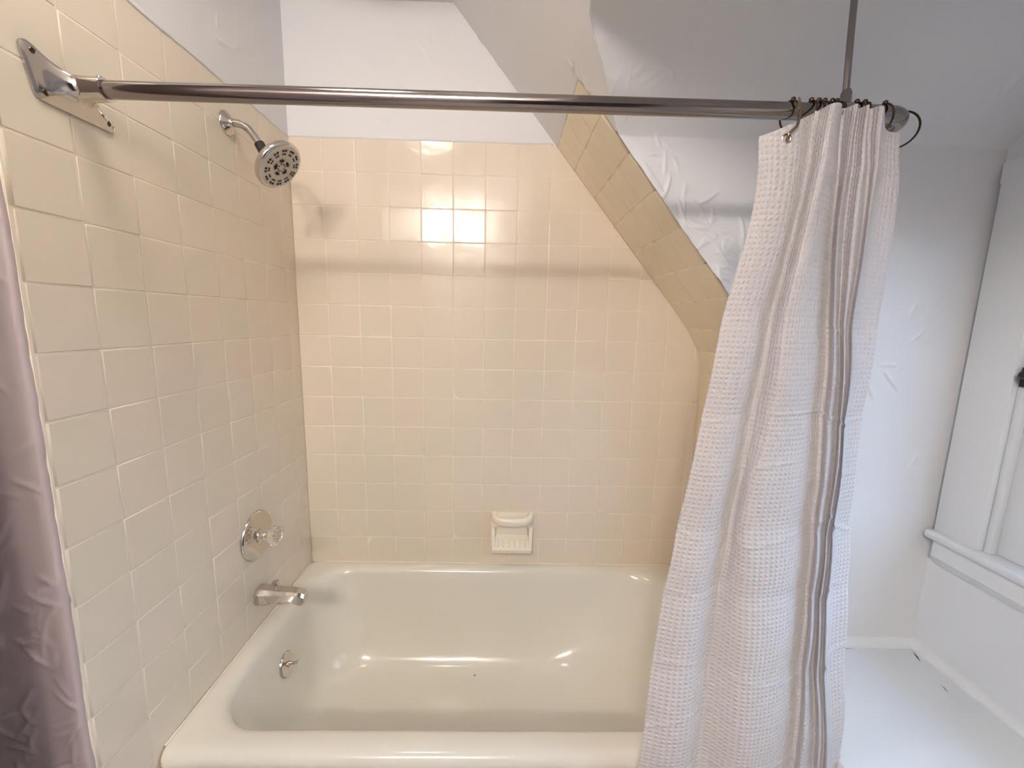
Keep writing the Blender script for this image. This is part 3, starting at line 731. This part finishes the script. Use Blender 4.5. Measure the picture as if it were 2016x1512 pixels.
# ------------------------------------------------------------------ shower curtain
CUR = [
 [(1.1357,-0.7650,1.6455),(1.1540,-0.7770,1.6502),(1.1954,-0.7730,1.6696),(1.2374,-0.7480,1.6942),(1.2336,-0.7870,1.6879),(1.2532,-0.7800,1.6925),(1.2846,-0.7430,1.7026),(1.2839,-0.7740,1.6956),(1.3063,-0.7500,1.7007),(1.3038,-0.7730,1.6951),(1.3235,-0.7530,1.6991),(1.3281,-0.7730,1.6929),(1.3643,-0.7410,1.6745),(1.4039,-0.7250,1.6760)],
 [(1.1387,-0.7600,1.5277),(1.1600,-0.7720,1.5238),(1.1952,-0.7680,1.5239),(1.2275,-0.7430,1.5297),(1.2215,-0.7820,1.5193),(1.2478,-0.7750,1.5204),(1.2939,-0.7380,1.5291),(1.2808,-0.7690,1.5211),(1.3101,-0.7450,1.5267),(1.3093,-0.7680,1.5205),(1.3389,-0.7480,1.5251),(1.3319,-0.7680,1.5198),(1.3698,-0.7360,1.5274),(1.4198,-0.7200,1.5303)],
 [(1.1115,-0.7520,1.3440),(1.1376,-0.7640,1.3428),(1.1715,-0.7600,1.3416),(1.2083,-0.7350,1.3408),(1.2118,-0.7740,1.3399),(1.2571,-0.7670,1.3384),(1.3186,-0.7300,1.3369),(1.3071,-0.7610,1.3367),(1.3357,-0.7370,1.3362),(1.3280,-0.7600,1.3360),(1.3521,-0.7400,1.3355),(1.3435,-0.7600,1.3354),(1.3794,-0.7280,1.3348),(1.4294,-0.7120,1.3333)],
 [(1.0949,-0.7480,1.1752),(1.1251,-0.7600,1.1787),(1.1572,-0.7560,1.1783),(1.1961,-0.7310,1.1731),(1.2114,-0.7700,1.1827),(1.2626,-0.7630,1.1819),(1.3321,-0.7260,1.1744),(1.3253,-0.7570,1.1817),(1.3586,-0.7330,1.1766),(1.3468,-0.7560,1.1819),(1.3696,-0.7360,1.1775),(1.3562,-0.7560,1.1820),(1.3888,-0.7240,1.1750),(1.4299,-0.7080,1.1719)],
 [(1.0737,-0.7460,0.9951),(1.1057,-0.7580,1.0014),(1.1388,-0.7540,0.9999),(1.1830,-0.7290,0.9886),(1.1909,-0.7680,1.0074),(1.2679,-0.7610,1.0052),(1.3454,-0.7240,0.9886),(1.3339,-0.7550,1.0033),(1.3680,-0.7310,0.9923),(1.3553,-0.7540,1.0031),(1.3785,-0.7340,0.9939),(1.3660,-0.7540,1.0033),(1.3991,-0.7220,0.9884),(1.4394,-0.7060,0.9813)],
 [(1.0439,-0.7480,0.7248),(1.0842,-0.7600,0.7353),(1.1218,-0.7560,0.7323),(1.1691,-0.7310,0.7115),(1.2064,-0.7700,0.7449),(1.2800,-0.7630,0.7396),(1.3597,-0.7260,0.7089),(1.3483,-0.7570,0.7351),(1.3794,-0.7330,0.7151),(1.3676,-0.7560,0.7345),(1.3926,-0.7360,0.7177),(1.3810,-0.7560,0.7346),(1.4173,-0.7240,0.7078),(1.4692,-0.7080,0.6947)],
 [(1.0241,-0.7650,0.4322),(1.0715,-0.7746,0.4446),(1.1152,-0.7714,0.4406),(1.1619,-0.7514,0.4152),(1.2133,-0.7826,0.4550),(1.2804,-0.7770,0.4480),(1.3586,-0.7474,0.4105),(1.3587,-0.7722,0.4421),(1.4009,-0.7530,0.4177),(1.3968,-0.7714,0.4411),(1.4206,-0.7554,0.4208),(1.4139,-0.7714,0.4412),(1.4463,-0.7458,0.4086),(1.4780,-0.7350,0.3924)],
 [(1.0092,-0.7650,0.2127),(1.0620,-0.7746,0.2266),(1.1102,-0.7714,0.2218),(1.1565,-0.7514,0.1930),(1.2185,-0.7826,0.2376),(1.2807,-0.7770,0.2293),(1.3578,-0.7474,0.1867),(1.3665,-0.7722,0.2224),(1.4170,-0.7530,0.1947),(1.4187,-0.7714,0.2210),(1.4416,-0.7554,0.1981),(1.4386,-0.7714,0.2211),(1.4520,-0.7558,0.1842),(1.4640,-0.7480,0.1657)],
]

def cr1(p0, p1, p2, p3, t):
    return 0.5 * ((2 * p1) + (p2 - p0) * t + (2 * p0 - 5 * p1 + 4 * p2 - p3) * t * t + (3 * p1 - p0 - 3 * p2 + p3) * t ** 3)
def crv(L, s, tens=1.0):
    n = len(L) - 1; i = min(int(s), n - 1); t = s - i
    p1, p2 = L[i], L[i + 1]; p0 = L[i - 1] if i > 0 else p1 * 2 - p2; p3 = L[i + 2] if i + 2 <= n else p2 * 2 - p1
    return cr1(p0, p1, p2, p3, t)
CV = [[Vector(p) for p in r] for r in CUR]
NSUB, NR = 18, 600
ncol = (len(CV[0]) - 1) * NSUB + 1
colpts = []
# columns: spline down each control column first, then across
cross = []
lv = [crv(list(range(0)), 0) if False else None]
for r in range(NR + 1):
    t = (len(CV) - 1) * (r / NR)
    row = [crv([CV[k][c] for k in range(len(CV))], t) for c in range(len(CV[0]))]
    cross.append([crv(row, (len(row) - 1) * j / (ncol - 1)) for j in range(ncol)])
# real cloth length along a row half way down gives the weave its scale
mid = cross[int(NR * 0.5)]; U = [0.0]
for a, b in zip(mid, mid[1:]): U.append(U[-1] + (b - a).length)
topz = [p.z for p in cross[0]]
creases = [(1.345, 0.010, 2.2), (1.175, -0.012, 2.4), (1.085, 0.02, 2.0), (0.955, -0.03, 2.8), (0.815, 0.018, 2.6), (0.650, -0.026, 3.0), (0.53, 0.03, 2.0), (0.425, -0.02, 2.6)]
ZC = [1.80, 1.345, 1.175, 0.955, 0.815, 0.650, 0.425, 0.20, 0.0]
vs = []; uvs = []
for r in range(NR + 1):
    for j in range(ncol):
        p = cross[r][j].copy(); s = j / (ncol - 1); d = 0.0
        for q, (z0, sl_, amp) in enumerate(creases):
            zc = z0 + sl_ * math.sin(s * 7.0 + q * 2.1) + 0.006 * noise.noise((s * 8, q * 3.7, 0.0))
            on_ = max(0.0, min(1.0, 0.55 + 0.9 * noise.noise((s * 3.1, q * 5.3, 2.0))))
            e = (p.z - zc) / 0.0042; d += 1.5 * amp * on_ * math.exp(-e * e)
            e2 = (p.z - zc) / 0.05; d -= amp * 0.7 * on_ * (e2 * math.exp(-e2 * e2))
        zw = p.z - 0.010 * math.sin(s * 6.0) - 0.012 * noise.noise((s * 4.0, p.z * 2.0, 4.0))
        for za, zb in zip(ZC, ZC[1:]):
            if zb <= zw < za:
                f_ = (zw - zb) / (za - zb); d += 5.0 * (1 - (2 * f_ - 1) ** 2)
        d += 2.2 * noise.noise((s * 5.0, p.z * 7.0, 9.0))
        p.y -= d * 0.001 * min(1.0, (1.66 - p.z) / 0.05 if p.z < 1.66 else 0.0)
        vs.append(p); uvs.append((U[j], p.z))
fs = [(r * ncol + j, (r + 1) * ncol + j, (r + 1) * ncol + j + 1, r * ncol + j + 1) for r in range(NR) for j in range(ncol - 1)]
cur = thing('shower_curtain', 'white waffle weave shower curtain gathered at the right end of the rod', 'curtain', (1.28, -0.76, 0.2))
me = bpy.data.meshes.new('curtain_cloth'); me.from_pydata([tuple(p) for p in vs], [], fs); me.update()
ul = me.uv_layers.new(name='UVMap'); buf = []
for l in me.loops: buf += uvs[l.vertex_index]
ul.data.foreach_set('uv', buf)
cl = link('curtain_cloth', me, CLOTH, None, True); cl.parent = cur; cl.matrix_parent_inverse = Matrix.Translation(-Vector(cur.location))
def grommet(c, n):
    bm = bmesh.new(); torus(bm, c, n, 0.0065, 0.0016, 22, 8); return tmesh('grommet', bm, BRASS, cur)
gpts = []
for j, zoff in ((int(NSUB * 1.55), 0.020), (int(NSUB * 4.4), 0.016), (int(NSUB * 7.1), 0.016), (int(NSUB * 9.05), 0.016), (int(NSUB * 11.1), 0.016)):
    p = cross[0][j]; q = Vector((p.x, p.y - 0.0012, p.z - zoff)); gpts.append(q)
    if j < NSUB * 2: grommet(q, (0.1, 1, 0.1))

# ------------------------------------------------------------------ curtain rings
def ring(x, y, axis, label, hook=None, group=None, R=0.0225, drop=0.008, ball=True):
    t = thing('curtain_ring', label, 'curtain ring', (x, y, cz - drop), group)
    bm = bmesh.new(); torus(bm, (x, y, cz - drop), axis, R, 0.0017, 30, 8)
    tmesh('hoop', bm, BRONZE, t)
    if ball:
        bm = bmesh.new(); sphere(bm, (x, y - 0.004, cz - drop + R + 0.0015), 0.0042, 12); tmesh('ball', bm, BRONZE, t)
    if hook is not None:
        a = Vector((x, y - 0.008, cz - drop - R + 0.004)); h = Vector(hook)
        bm = bmesh.new()
        tube(bm, [Vector((x, -0.7385, cz + 0.012)), Vector((x + .001, -0.7415, cz - 0.002)), Vector((x, -0.748, cz - 0.014)), Vector((h.x * .7 + x * .3, h.y - 0.005, h.z + 0.017)), h + Vector((0, -0.0045, 0.006)), h + Vector((0, -0.0035, -0.001)), h + Vector((0, 0.002, -0.004))], [0.0016, 0.0032, 0.0030, 0.0022, 0.0022, 0.0022, 0.0016], 10)
        tmesh('hook', bm, BRASS, t)
    return t
ring(1.212, RY, (1, 0.12, 0.25), 'leftmost curtain ring with brassy hook through a grommet at the curtain corner', gpts[0])
RL = ['dark bronze curtain ring, second from the left, just right of the hooked one', 'dark bronze curtain ring, third from the left on the straight rod', 'dark bronze curtain ring, fourth from the left on the straight rod',
      'dark bronze curtain ring, fifth from the left, near the ceiling support', 'dark bronze curtain ring touching the left side of the ceiling support', 'dark bronze curtain ring touching the right side of the ceiling support', 'dark bronze curtain ring, second to the right of the ceiling support']
for i, x in enumerate((1.243, 1.256, 1.266, 1.279, 1.287, 1.322, 1.336)):
    ring(x, RY, (1, random.uniform(-.35, .35), random.uniform(-.3, .5)), RL[i], None, 'bronze rings bunched above the pleats')
ring(1.372, RY + 0.001, (1, 0.05, 0.1), 'dark curtain ring just before the bend, behind the last pleat', None)
ring(1.4245, -0.694, (0.72, 0.70, 0.05), 'wide curtain ring standing off the outside of the rod bend', None, None, 0.030, 0.014)
ring(1.43, -0.655, (0.05, 1, 0.1), 'dark curtain ring on the short return leg of the rod', None)

# ------------------------------------------------------------------ vanity light behind the camera (its globes mirror in the wall tiles)
vl = thing('vanity_light', 'chrome bar with two lit globe bulbs on the wall facing the tub', 'lamp', (0.25, YF, 2.20))
bm = bmesh.new(); bx(bm, -0.02, 0.56, YF, YF + 0.03, 2.15, 2.25, 0.006); tmesh('bar', bm, CHROME, vl)
for x, z in ((0.090, 2.226), (0.402, 2.190)):
    bm = bmesh.new(); lathe(bm, [(0.025, 0.0), (0.022, 0.03)], (x, YF + 0.028, z), (0, 1, 0), 20); tmesh('socket', bm, CHROME, vl)
    bm = bmesh.new(); sphere(bm, (x, YF + 0.115, z), 0.062, 24); tmesh('bulb', bm, GLOBE, vl)

# added fill light: a flush dome on the ceiling above the tub front, out of the picture
cd = thing('added_fill_light', 'added fill light shaped as a white dome above the tub front', 'lamp', (0.31, -0.93, CEIL))
bm = bmesh.new(); lathe(bm, [(0.125, 0.0), (0.130, -0.010), (0.122, -0.016)], (0.31, -0.93, CEIL), (0, 0, 1), 36); tmesh('base_ring', bm, CHROME, cd)
bm = bmesh.new(); lathe(bm, [(0.120, -0.014), (0.112, -0.030), (0.085, -0.048), (0.045, -0.057), (0.0, -0.059)], (0.31, -0.93, CEIL), (0, 0, 1), 36, True, False); tmesh('dome', bm, FILLM, cd)
